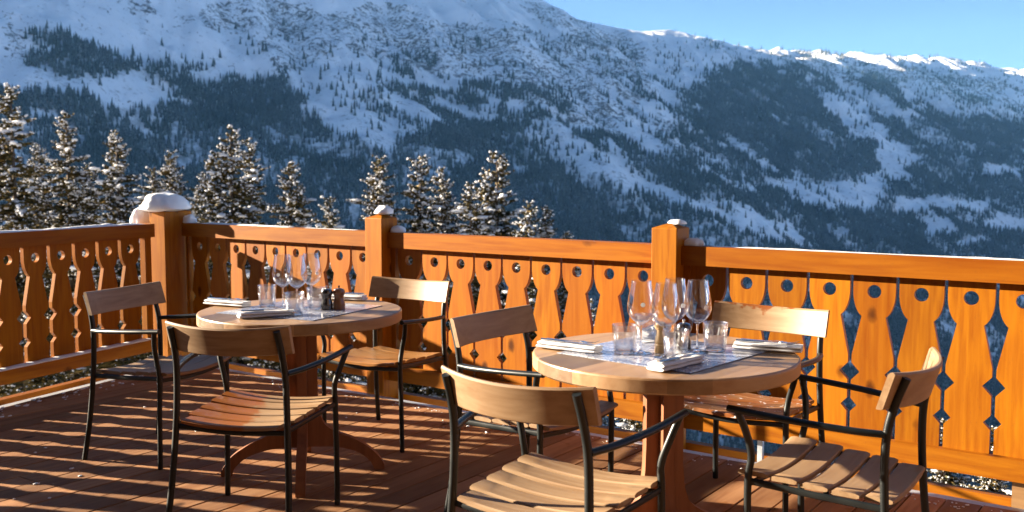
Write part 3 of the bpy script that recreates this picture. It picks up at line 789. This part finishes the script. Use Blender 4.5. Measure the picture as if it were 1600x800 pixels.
# ------------------------------------------------------------------ tables
def m_tiles():
    N = NT('glazed_tiles'); tc = N.n('ShaderNodeTexCoord').outputs['Object']
    sc = N.math
    s = N.sep(tc)
    n = N.noise(tc, 34, 5, .65, 2.2); n2 = N.noise(tc, 9, 3, .6, 1.0); n3 = N.noise(tc, 120, 2)
    c = N.ramp(n, [(.38, (.07, .10, .20)), (.47, (.30, .32, .40)), (.56, (.46, .46, .50))])
    c = N.mix(N.ramp(n2, [(.50, 0), (.60, .75)]), c, (.13, .16, .27))
    c = N.mix(N.ramp(n3, [(.62, 0), (.70, .5)]), c, (.10, .11, .18))
    N.P(Base_Color=c, Roughness=.16, Coat_Weight=.5, Coat_Roughness=.08)
    N.bump(n2, .08, .002); return N.m
TILES = m_tiles()
def make_table():
    root = empty('round_table'); Rt = .45; zt = .745; th = .05
    bm = bmesh.new(); lay = bm.verts.layers.float.new('rnd'); rng = random.Random(2)
    # planked disc: strips clipped to the circle, with square opening for the tiles
    n = 96
    prof = [(0, zt-th), (Rt-.006, zt-th), (Rt, zt-th+.006), (Rt, zt-.007), (Rt-.002, zt-.002), (Rt-.007, zt), (0, zt)]
    lathe(bm, prof, n)
    xs = [-.45+.9*i/9 for i in range(1, 9)]
    for x in xs:
        bmesh.ops.bisect_plane(bm, geom=bm.verts[:]+bm.edges[:]+bm.faces[:], plane_co=(x, 0, 0), plane_no=(1, 0, 0))
    bmesh.ops.split_edges(bm, edges=[e for e in bm.edges if any(abs(e.verts[0].co.x-x) < 1e-4 and abs(e.verts[1].co.x-x) < 1e-4 for x in xs)])
    tone = [rng.random() for _ in range(9)]
    for f_ in bm.faces:
        cx = f_.calc_center_median().x; a = tone[min(8, max(0, int((cx+.45)/.1)))]
        for v in f_.verts: v[lay] = a
    o = bm_obj('tabletop', bm, TEAK_T, root, autos=.35)
    # tile inlay, 4 x 4
    bm = bmesh.new(); h = .262; k = 4; s = 2*h/k
    for i in range(k):
        for j in range(k):
            g = .0018
            box(bm, -h+i*s+g, -h+(i+1)*s-g, -h+j*s+g, -h+(j+1)*s-g, zt+.0005, zt+.0030)
    o = bm_obj('tile_inlay', bm, TILES, root, bevel=.0008, seg=1); o['label'] = 'square of glazed blue and white tiles set in the top'
    bm = bmesh.new(); box(bm, -h, h, -h, h, zt+.0002, zt+.0012)
    G = NT('grout'); G.P(Base_Color=(.10, .09, .10), Roughness=.8); bm_obj('tile_grout', bm, G.m, root)
    # four curved legs
    outer = spline([(.066, 0, .694), (.066, 0, .50), (.068, 0, .34), (.088, 0, .235), (.15, 0, .183), (.235, 0, .145), (.315, 0, .088), (.360, 0, .03), (.363, 0, 0)], 5)
    inner = spline([(.318, 0, 0), (.300, 0, .040), (.245, 0, .085), (.16, 0, .112), (.09, 0, .118), (.014, 0, .12)], 5)
    pts = [(p.x, p.z) for p in outer]+[(p.x, p.z) for p in inner]+[(.014, .694)]
    for q in range(4):
        bm = bmesh.new(); f0, f1 = extrude_poly(bm, pts, lambda p, s_: (p[0], -.021+.042*s_, p[1]))
        bmesh.ops.triangulate(bm, faces=[f0, f1])
        a = radians(45+90*q); bmesh.ops.rotate(bm, verts=bm.verts, cent=(0, 0, 0), matrix=Matrix.Rotation(a, 3, 'Z'))
        bm_obj('leg', bm, TEAK_Z, root, autos=.5)
    bm = bmesh.new()
    box(bm, -.26, .26, -.03, .03, .660, .6945)
    bmesh.ops.rotate(bm, verts=bm.verts, cent=(0, 0, 0), matrix=Matrix.Rotation(radians(20), 3, 'Z'))
    bm_obj('support_bar', bm, TEAK_Z, root, bevel=.004)
    return root
T1 = Vector((-3.304, -1.434, 0)); T2 = Vector((-1.492, -1.449, 0)); ZT = .7482
t2 = make_table(); t2.location = T2; t2.rotation_euler[2] = radians(0)
tag(t2, 'right round teak table with a blue and white tiled centre, nearer the camera', 'table', 'round teak tables')
t1 = copy_tree(t2); t1.location = T1
tag(t1, 'left round teak table near the corner of the balustrade', 'table', 'round teak tables')
for t, a in ((t2, -6), (t1, 10)):
    for ch in t.children:
        if ch.name.startswith('tile_') or ch.name.startswith('tabletop'): ch.rotation_euler[2] = radians(a)

# ------------------------------------------------------------------ glassware
def m_glass(name, bumpy=False, tr=.93, ior=1.5, rough=.0):
    m = bpy.data.materials.new(name); m.use_nodes = True; t = m.node_tree; t.nodes.clear()
    ou = t.nodes.new('ShaderNodeOutputMaterial'); mx = t.nodes.new('ShaderNodeMixShader'); fr = t.nodes.new('ShaderNodeLayerWeight'); fr.inputs[0].default_value = .5
    pw = t.nodes.new('ShaderNodeMath'); pw.operation = 'POWER'; pw.inputs[1].default_value = 2.4
    ma = t.nodes.new('ShaderNodeMath'); ma.operation = 'MULTIPLY_ADD'; ma.inputs[1].default_value = .9; ma.inputs[2].default_value = .15 if bumpy else .06
    t.links.new(fr.outputs['Facing'], pw.inputs[0]); t.links.new(pw.outputs[0], ma.inputs[0])
    tp = t.nodes.new('ShaderNodeBsdfTransparent'); tp.inputs[0].default_value = (tr, tr*1.005, tr*1.01, 1)
    gl = t.nodes.new('ShaderNodeBsdfGlossy'); gl.inputs['Roughness'].default_value = rough+.02; gl.inputs[0].default_value = (1, 1, 1, 1)
    t.links.new(ma.outputs[0], mx.inputs[0]); t.links.new(tp.outputs[0], mx.inputs[1]); t.links.new(gl.outputs[0], mx.inputs[2])
    if bumpy:
        tc = t.nodes.new('ShaderNodeTexCoord'); mp = t.nodes.new('ShaderNodeMapping'); mp.inputs['Scale'].default_value = (1, 1, .3)
        nz = t.nodes.new('ShaderNodeTexNoise'); nz.inputs['Scale'].default_value = 95; nz.inputs['Detail'].default_value = 2
        bp = t.nodes.new('ShaderNodeBump'); bp.inputs['Strength'].default_value = .9; bp.inputs['Distance'].default_value = .004
        t.links.new(tc.outputs['Object'], mp.inputs[0]); t.links.new(mp.outputs[0], nz.inputs['Vector']); t.links.new(nz.outputs[0], bp.inputs['Height'])
        t.links.new(bp.outputs[0], gl.inputs['Normal']); t.links.new(bp.outputs[0], fr.inputs['Normal'])
    t.links.new(mx.outputs[0], ou.inputs[0]); return m
GLASS = m_glass('clear_glass', tr=.95, ior=1.55); GLASS_CUT = m_glass('pressed_glass', True, .93, 1.6)
def m_solid_glass():
    N = NT('solid_glass'); N.P(Base_Color=(1, 1, 1), Roughness=.02, Transmission_Weight=1.0, IOR=1.45); return N.m
GLASS_S = m_solid_glass()
WHITE = NT('white_print').P(Base_Color=(.85, .85, .85), Roughness=.5).m
def make_wine():
    root = empty('wine_glass')
    bm = bmesh.new()
    outer = [(.0335, .246), (.0375, .222), (.0425, .195), (.0462, .168), (.0465, .150), (.043, .134), (.034, .119), (.022, .108), (.010, .101), (.0045, .095)]
    op = [(p.x, p.y) for p in spline([(a, b, 0) for a, b in outer], 3)]
    ip = [(max(r-.0011, 0), z+.0003) for r, z in op[:-6]]
    prof = op+[(0, .094)]
    prof = [(0, .1045)]+ip[::-1][2:]+[(op[0][0]-.0005, .2468)]+op+[(0, .0948)]
    lathe(bm, prof, 36); bm_obj('bowl', bm, GLASS, root, autos=.9)
    bm = bmesh.new(); lathe(bm, [(0, .0955), (.0045, .0950), (.0036, .08), (.0034, .05), (.0038, .02), (.006, .009), (.015, .0045), (.037, .0022), (.0385, .0012), (.037, 0), (0, 0)], 28)
    bm_obj('stem', bm, GLASS_S, root, autos=.9)
    bm = bmesh.new()
    bmesh.ops.create_circle(bm, cap_ends=True, segments=20, radius=.0078)
    bmesh.ops.rotate(bm, verts=bm.verts, cent=(0, 0, 0), matrix=Matrix.Rotation(pi/2, 3, 'X'))
    bmesh.ops.translate(bm, verts=bm.verts, vec=(0, -.0472, .158))
    r = bmesh.ops.extrude_face_region(bm, geom=bm.faces[:]); bmesh.ops.translate(bm, verts=[v for v in r['geom'] if isinstance(v, bmesh.types.BMVert)], vec=(0, .0006, 0))
    bm_obj('printed_logo', bm, WHITE, root)
    return root
def make_tumbler():
    root = empty('water_glass')
    bm = bmesh.new()
    prof = [(0, .012), (.028, .012), (.0315, .016), (.0385, .095), (.0405, .0985), (.0425, .0985), (.0432, .096), (.0365, .006), (.034, .0015), (.030, 0), (0, .0012)]
    lathe(bm, prof, 40); bm_obj('glass_wall', bm, GLASS_CUT, root, autos=.9)
    bm = bmesh.new(); lathe(bm, [(0, .0113), (.026, .0113), (.0305, .0100), (.0325, .006), (.031, .0022), (.028, .0019), (0, .0019)], 32)
    bm_obj('glass_base', bm, GLASS_S, root, autos=.9)
    return root
W = [(-1.543, -1.523, 200, 'wine glass nearest the left edge of the right table'), (-1.440, -1.545, 120, 'tall wine glass in the middle of the cluster on the right table'),
     (-1.480, -1.395, 60, 'wine glass hidden behind the middle one on the right table'), (-1.395, -1.395, 60, 'wine glass standing apart at the right on the right table'),
     (-3.375, -1.477, 25, 'leftmost wine glass on the left table'), (-3.285, -1.475, -30, 'middle wine glass on the left table'), (-3.315, -1.36, 80, 'rightmost wine glass on the left table, nearest the pepper mills')]
wg = make_wine()
for i, (x, y, a, lab) in enumerate(W):
    o = wg if i == 0 else copy_tree(wg)
    o.location = (x, y, ZT); o.rotation_euler = (0, 0, radians(a)); tag(o, lab, 'wine glass', 'wine glasses laid on the tables')
TB = [(-1.585, -1.560, 'water tumbler at the left of the glasses on the right table'), (-1.399, -1.552, 'water tumbler in front of the black pepper mill on the right table'),
      (-1.355, -1.337, 'water tumbler at the right of the glasses, before the stained chair back'), (-1.640, -1.300, 'water tumbler half hidden at the back of the right table'),
      (-3.500, -1.461, 'water tumbler standing alone at the left of the left table'), (-3.185, -1.580, 'water tumbler in front of the wine glasses on the left table'), (-3.245, -1.40, 'water tumbler beside the black mill on the left table')]
tg = make_tumbler()
for i, (x, y, lab) in enumerate(TB):
    o = tg if i == 0 else copy_tree(tg)
    o.location = (x, y, ZT); o.rotation_euler = (0, 0, i*.9); tag(o, lab, 'tumbler', 'water tumblers laid on the tables')

# ------------------------------------------------------------------ mills
BLACKW = NT('black_lacquer').P(Base_Color=(.012, .009, .010), Roughness=.25, Coat_Weight=.6).m
BROWNW = wood('walnut_mill', (.34, .13, .05), (.20, .06, .02), 2, 60, .3, coat=.4)
PALEW = wood('beech_mill', (.68, .44, .22), (.52, .30, .13), 2, 60, .4, coat=.2)
STEEL = NT('steel').P(Base_Color=(.55, .56, .58), Metallic=1.0, Roughness=.22).m
def mill(x, y, mat, label, s=1.0, slim=False):
    root = empty('pepper_mill', (x, y, ZT)); tag(root, label, 'pepper mill')
    if not slim:
        body = [(0, 0), (.027, 0), (.0275, .004), (.0265, .012), (.0275, .018), (.026, .03), (.021, .046), (.0205, .054), (.0225, .060), (.0225, .0625), (0, .0625)]
        head = [(0, .0635), (.0235, .0635), (.027, .070), (.0275, .078), (.023, .088), (.012, .093), (0, .094)]
    else:
        body = [(0, 0), (.019, 0), (.0195, .004), (.0175, .020), (.0195, .026), (.0175, .031), (.0195, .036), (.0185, .042), (.014, .062), (.012, .074), (.0125, .077), (0, .077)]
        head = [(0, .0775), (.0125, .0775), (.0185, .084), (.0205, .092), (.0175, .101), (.009, .105), (0, .1055)]
    bm = bmesh.new(); lathe(bm, body, 32); bm_obj('body', bm, mat, root, autos=.6)
    bm = bmesh.new(); lathe(bm, head, 32); bm_obj('head', bm, mat, root, autos=.6)
    zt = head[-1][1]
    if not slim:
        bm = bmesh.new(); lathe(bm, [(0, zt-.001), (.0035, zt-.001), (.003, zt+.003), (.0055, zt+.007), (.005, zt+.011), (0, zt+.0125)], 16); bm_obj('knob', bm, STEEL if mat is BLACKW else mat, root, autos=.9)
mill(-3.205, -1.372, BLACKW, 'black pepper mill on the left table'); mill(-3.170, -1.330, BROWNW, 'brown wooden mill beside the black one on the left table')
mill(-1.492, -1.478, PALEW, 'slim pale wooden mill among the glasses on the right table', slim=True); mill(-1.455, -1.375, BLACKW, 'black pepper mill behind a tumbler on the right table')

# ------------------------------------------------------------------ napkins and cutlery
def m_linen():
    N = NT('white_linen'); co = N.obco((1, 1, 1)); a = N.noise(co, 260, 2); b = N.noise(co, 14, 3)
    N.P(Base_Color=(.52, .52, .55), Roughness=.85, Sheen_Weight=.2); N.bump(N.math('ADD', N.math('MULTIPLY', b, 3.0), N.math('MULTIPLY', a, .4)), .5, .004); return N.m
LINEN = m_linen()
def napkin_mesh():
    """long folded napkin: three soft layers along x"""
    bm = bmesh.new(); L = .115; Wd = .036; from_z = 0
    from mathutils import noise as mn
    layers = [(0, .0128, 1.0), (.0118, .0245, .985)]
    for li, (z0, z1, sc) in enumerate(layers):
        n = 16; rings = []
        for i in range(n+1):
            x = (-L+2*L*i/n)*sc+.003*li
            ew = 1-.10*(abs(i-n/2)/(n/2))**6
            wob = .0035*mn.noise(Vector((x*18, li*3.1, 0))); hz = .0016*mn.noise(Vector((x*25, li*5.0, 4)))
            zm = (z0+z1)/2; hh = (z1-z0)/2*ew; hwid = Wd*sc*ew
            ring = []
            for k in range(12):
                a = 2*pi*k/12; cx = math.copysign(abs(cos(a))**.6, cos(a)); sz = math.copysign(abs(sin(a))**.7, sin(a))
                ring.append(bm.verts.new((x, wob+hwid*cx, zm+hz*(li > 0)+hh*sz)))
            rings.append(ring)
        for A, B in zip(rings, rings[1:]):
            for k in range(12): bm.faces.new((A[k], A[(k+1) % 12], B[(k+1) % 12], B[k]))
        bm.faces.new(rings[0][::-1]); bm.faces.new(rings[-1])
    return bm
def fork_bm():
    bm = bmesh.new()
    # handle
    path = spline([(-.095, 0, .004), (-.05, 0, .0035), (.0, 0, .004), (.03, 0, .006), (.045, 0, .0055)], 5); n = len(path)
    rings = []
    for i, p in enumerate(path):
        u = i/(n-1); hw = .0075*(1-u)**1.2+.0024+.006*max(0, (u-.86)/.14)
        rings.append([bm.verts.new((p.x, s_*hw, p.z+dz)) for s_, dz in ((-1, -.0009), (1, -.0009), (1, .0009), (-1, .0009))])
    for A, B in zip(rings, rings[1:]):
        for k in range(4): bm.faces.new((A[k], A[(k+1) % 4], B[(k+1) % 4], B[k]))
    bm.faces.new(rings[0][::-1]); bm.faces.new(rings[-1])
    # head plate and tines
    hp = [(.045, .0055), (.055, .0035), (.066, .003)]
    rings = [[bm.verts.new((x, s_*(.0085+.003*(i > 0)), z+dz)) for s_, dz in ((-1, -.0009), (1, -.0009), (1, .0009), (-1, .0009))] for i, (x, z) in enumerate(hp)]
    for A, B in zip(rings, rings[1:]):
        for k in range(4): bm.faces.new((A[k], A[(k+1) % 4], B[(k+1) % 4], B[k]))
    bm.faces.new(rings[0][::-1]); bm.faces.new(rings[-1])
    for q in (-1.5, -.5, .5, 1.5):
        y = q*.0062
        pts = [(.066, .003, .0016), (.085, .0042, .0014), (.100, .0085, .0010), (.106, .0115, .0005)]
        rings = [[bm.verts.new((x, y+s_*w_, z+dz)) for s_, dz in ((-1, -.0008), (1, -.0008), (1, .0008), (-1, .0008))] for x, z, w_ in pts]
        for A, B in zip(rings, rings[1:]):
            for k in range(4): bm.faces.new((A[k], A[(k+1) % 4], B[(k+1) % 4], B[k]))
        bm.faces.new(rings[0][::-1]); bm.faces.new(rings[-1])
    return bm
def knife_bms():
    bm = bmesh.new(); tube(bm, [(-.105, 0, .004), (-.1, 0, .004), (-.05, 0, .004), (-.01, 0, .004)], .0068, .0036, n=12, up=Vector((0, 0, 1)))
    bb = bmesh.new(); pts = [(-.01, -.006), (.085, -.008), (.105, -.004), (.112, .004), (.108, .0062), (-.01, .006)]
    f0, f1 = extrude_poly(bb, pts, lambda p, s_: (p[0], p[1], .0032+.0014*s_)); bmesh.ops.triangulate(bb, faces=[f0, f1])
    return bm, bb
nap0 = bm_obj('napkin', napkin_mesh(), LINEN, None, autos=.8)
fork0 = bm_obj('fork', fork_bm(), STEEL, None, autos=.6)
kh, kb = knife_bms(); knife0 = empty('table_knife'); bm_obj('handle', kh, STEEL, knife0, autos=.8); bm_obj('blade', kb, STEEL, knife0)
# x, y, heading, where, cutlery turn
NP = [(-1.775, -1.610, 2, 'at the left edge of the right table', 4), (-1.345, -1.660, 82, 'at the front of the right table', 8),
      (-1.215, -1.215, 12, 'at the right edge of the right table', -6), (-1.690, -1.150, 95, 'at the back of the right table', 0),
      (-3.680, -1.545, 10, 'at the left edge of the left table', 6), (-3.255, -1.680, 62, 'at the front of the left table', 10),
      (-3.40, -1.075, 200, 'at the back of the left table, behind the mills', 0)]
for i, (x, y, a, wh, ct_) in enumerate(NP):
    n_ = nap0 if i == 0 else copy_tree(nap0); n_.location = (x, y, ZT); n_.rotation_euler = (0, 0, radians(a))
    tag(n_, 'folded white napkin '+wh, 'napkin', 'folded napkins on the tables')
    ca, sa = cos(radians(a)), sin(radians(a))
    for kind, src, off, lab in (('fork', fork0, .011, 'steel fork resting on the napkin '), ('knife', knife0, -.012, 'steel knife resting on the napkin ')):
        k_ = src if i == 0 else copy_tree(src)
        k_.location = (x-sa*off, y+ca*off, ZT+.0255); k_.rotation_euler = (0, 0, radians(a+ct_*(1 if kind == 'fork' else -.4)))
        tag(k_, lab+wh, 'fork' if kind == 'fork' else 'knife', kind+('s' if kind == 'fork' else 's')+' laid on the napkins')
bpy.data.objects[knife0.name]['group'] = 'knives laid on the napkins'
for o in bpy.data.objects:
    if o.get('category') == 'knife': o['group'] = 'knives laid on the napkins'

# ------------------------------------------------------------------ snowy conifers below the deck
def m_needles():
    N = NT('spruce_needles'); a = N.n('ShaderNodeAttribute', attribute_name='rnd').outputs['Fac']
    N.P(Base_Color=N.ramp(a, [(0, (.014, .020, .009)), (.5, (.075, .062, .020)), (1, (.22, .145, .040))]), Roughness=.7, Specular_IOR_Level=.25); return N.m
def m_bark():
    N = NT('bark'); co = N.obco((1, 1, .3)); n = N.noise(co, 30, 4); N.P(Base_Color=N.ramp(n, [(.3, (.05, .035, .025)), (.7, (.13, .095, .07))]), Roughness=.9); N.bump(n, .6, .02); return N.m
NEEDLE, BARK = m_needles(), m_bark()
def conifer(seed, H, name='conifer', tops=1):
    """trunk, crown of twig blades, snow clumps; local origin at the base"""
    rng = np.random.default_rng(seed); root = empty(name)
    bm = bmesh.new()
    tube(bm, [(0, 0, 0), (.02, 0, H*.3), (0, .03, H*.7), (0, 0, H*.985)], .17, n=8, up=Vector((1, 0, 0)))
    for v in bm.verts:
        k = 1-.93*v.co.z/H; v.co.x *= k; v.co.y *= k
    bm_obj('trunk', bm, BARK, root, smooth=True)
    V, Fq, C_, SV, SF = [], [], [], [], []
    ico = bmesh.new(); bmesh.ops.create_icosphere(ico, subdivisions=1, radius=1)
    iv = np.array([v.co[:] for v in ico.verts]); iff = np.array([[v.index for v in f_.verts] for f_ in ico.faces]); ico.free()
    nv = 0; nsv = 0
    leaders = [(0, 0, H)]
    if tops > 1: leaders.append((.34*cos(seed), .34*sin(seed), H*.955))
    for (lx, ly, HH) in leaders:
        dep = 0.05
        while dep < (7.8 if lx == 0 else 1.6):
            z = HH-dep
            if z < .6: break
            Lb = (.12+.35*dep**.82)*rng.uniform(.62, 1.22); Lb = min(Lb, 2.4)
            if rng.random() < .07: Lb *= 1.3
            a = rng.uniform(0, 2*pi); ca, sa = cos(a), sin(a)
            rise = .45*max(0, 1-dep/2.2)-.10-.12*min(1, dep/4)
            step = .050 if dep < 4.5 else .085
            m = max(int(Lb/step), 2)
            for i in range(m):
                u = (i+rng.random())/m; s = Lb*u
                zz = z+rise*s-.16*s*s*.5+.10*s*u*u
                p = np.array([lx+ca*s, ly+sa*s, zz])
                side = (1-u)*.34*Lb**.8+.05
                for q in range(7):
                    da = a+rng.choice([-1, 1])*rng.uniform(.35, 1.2); Ls = side*rng.uniform(.4, 1.0)
                    d = np.array([cos(da), sin(da), rng.uniform(-.42, .36)]); d /= np.linalg.norm(d)
                    nrm = np.array([-d[1], d[0], 0])*rng.uniform(.25, 1)+np.array([0, 0, 1])*rng.uniform(-1, 1); nrm /= np.linalg.norm(nrm)
                    wd = rng.uniform(.018, .034)
                    e = p+d*Ls; mid = p+d*Ls*.55+np.array([0, 0, .02])
                    V += [p-nrm*wd*.5, p+nrm*wd*.5, mid+nrm*wd*1.25, e, mid-nrm*wd*1.25]
                    Fq.append([nv, nv+1, nv+2, nv+3, nv+4]); C_ += [rng.random()]*5; nv += 5
                    if rng.random() < .24:
                        b = p+d*Ls*rng.uniform(.45, 1)+np.array([0, 0, .022]); r_ = rng.uniform(.012, .032)*(1.25 if rng.random() < .2 else 1)
                        sc_ = np.array([r_*rng.uniform(.8, 1.4), r_*rng.uniform(.8, 1.2), r_*rng.uniform(.7, 1.05)]); ro = rng.uniform(0, pi)
                        vv = iv*sc_*(1+rng.uniform(-.22, .22, (len(iv), 1))); vr = vv.copy(); vr[:, 0] = vv[:, 0]*cos(ro)-vv[:, 1]*sin(ro); vr[:, 1] = vv[:, 0]*sin(ro)+vv[:, 1]*cos(ro)
                        SV.append(vr+b); SF.append(iff+nsv); nsv += len(iv)
                if dep > .7 and rng.random() < .035:    # bigger pillows along the bough
                    r_ = rng.uniform(.05, .10); sc_ = np.array([r_*2.2, r_*1.1, r_*.6])
                    vv = iv*sc_*(1+rng.uniform(-.2, .2, (len(iv), 1))); vr = vv.copy(); vr[:, 0] = vv[:, 0]*ca-vv[:, 1]*sa; vr[:, 1] = vv[:, 0]*sa+vv[:, 1]*ca
                    SV.append(vr+p+np.array([0, 0, .05])); SF.append(iff+nsv); nsv += len(iv)
            dep += rng.uniform(.02, .05)*(1+dep*.10)
    me = bpy.data.meshes.new('crown'); me.from_pydata([tuple(v) for v in V], [], Fq)
    at = me.attributes.new('rnd', 'FLOAT', 'POINT'); at.data.foreach_set('value', np.array(C_, dtype=np.float32))
    mesh_obj('crown', me, NEEDLE, root)
    sv = np.concatenate(SV); sf = np.concatenate(SF)
    me = bpy.data.meshes.new('snow_load'); me.from_pydata([tuple(v) for v in sv], [], [tuple(f_) for f_ in sf])
    mesh_obj('snow_load', me, SNOW_T, root, smooth=True)
    return root
SNOW_T = m_snow('tree_snow', False, .80)
TREES = [   # px of the tip, py of the tip, distance, prototype, scale, label
    (16, 133, 24, 0, 1.12, 'tallest snowy spruce at the left edge of the view'),
    (103, 176, 25, 1, 1.0, 'slender snowy spruce second from the left edge'),
    (181, 205, 24, 2, 1.0, 'snowy spruce just left of the corner post'),
    (238, 262, 26, 1, .85, 'short spruce peeping out right above the corner post snow'),
    (266, 236, 27, 3, .9, 'snowy spruce right behind the corner post'),
    (360, 198, 23, 3, 1.05, 'bushy spruce with twin tips right of the corner post'),
    (392, 222, 25, 0, .9, 'narrow spruce close behind the twin-tipped one'),
    (453, 254, 22, 2, .92, 'snow-laden low spruce between corner post and middle post'),
    (514, 308, 20, 1, .8, 'small white spruce low beside the rail left of the middle post'),
    (592, 245, 23, 3, .92, 'two-tipped spruce directly behind the middle post'),
    (657, 244, 23, 0, .95, 'snowy spruce right of the middle post'),
    (690, 262, 24, 2, .85, 'blunt spruce leaning on the one right of the middle post'),
    (777, 238, 22, 2, 1.05, 'broad golden-lit spruce between the middle post and the right table'),
    (735, 285, 21, 1, .8, 'low spruce left of the broad golden-lit one'),
    (826, 315, 20, 3, .75, 'low spruce right of the broad golden-lit one'),
    (852, 322, 22, 1, .7, 'last small spruce at the right end of the tree row'),
    (60, 225, 30, 2, .9, 'darker spruce in the gap right of the tallest spruce'),
    (135, 255, 30, 3, .85, 'darker spruce behind, between the second and third spruces from the left'),
    (320, 270, 30, 2, .85, 'distant spruce left of the bushy twin-tipped one'),
    (885, 362, 21, 2, .6, 'spruce tip just showing above the rail left of the right table'),
    (920, 470, 17, 0, .6, 'spruce seen only through the cut-outs behind the tumbler of the right table'),
    (1478, 655, 8.5, 1, .30, 'young snowy spruce under the bottom rail, left one of two at the right end'),
    (1548, 668, 8.0, 2, .30, 'young snowy spruce under the bottom rail, right one of two at the right end'),
    (1010, 560, 15, 3, .55, 'spruce seen through the cut-outs behind the right table'),
]
protos = [conifer(21, 12.5), conifer(34, 12.0), conifer(47, 12.2, tops=2), conifer(59, 12.4, tops=2)]
HH = [12.5, 12.0, 12.2, 12.4]; used = set()
def ray_at(px, py, D):
    d = F*FPX+RV*(px-800)-UV*(py-400); hd = d.x*FC[0]+d.y*FC[1]
    return CAM+d*(D/hd)
for i, (px, py, D, pr_, sc_, lab) in enumerate(TREES):
    tip = ray_at(px, py, D)
    o = protos[pr_] if pr_ not in used else copy_tree(protos[pr_]); used.add(pr_)
    rs_ = random.Random(i*7+1)
    o.location = (tip.x, tip.y, tip.z-HH[pr_]*sc_); o.rotation_euler = (0, 0, rs_.uniform(0, 6.28)); k = sc_*rs_.uniform(.95, 1.05)
    o.scale = (k, k, sc_); tag(o, lab, 'tree', 'snow-covered spruces below the deck')
HZ = haze()
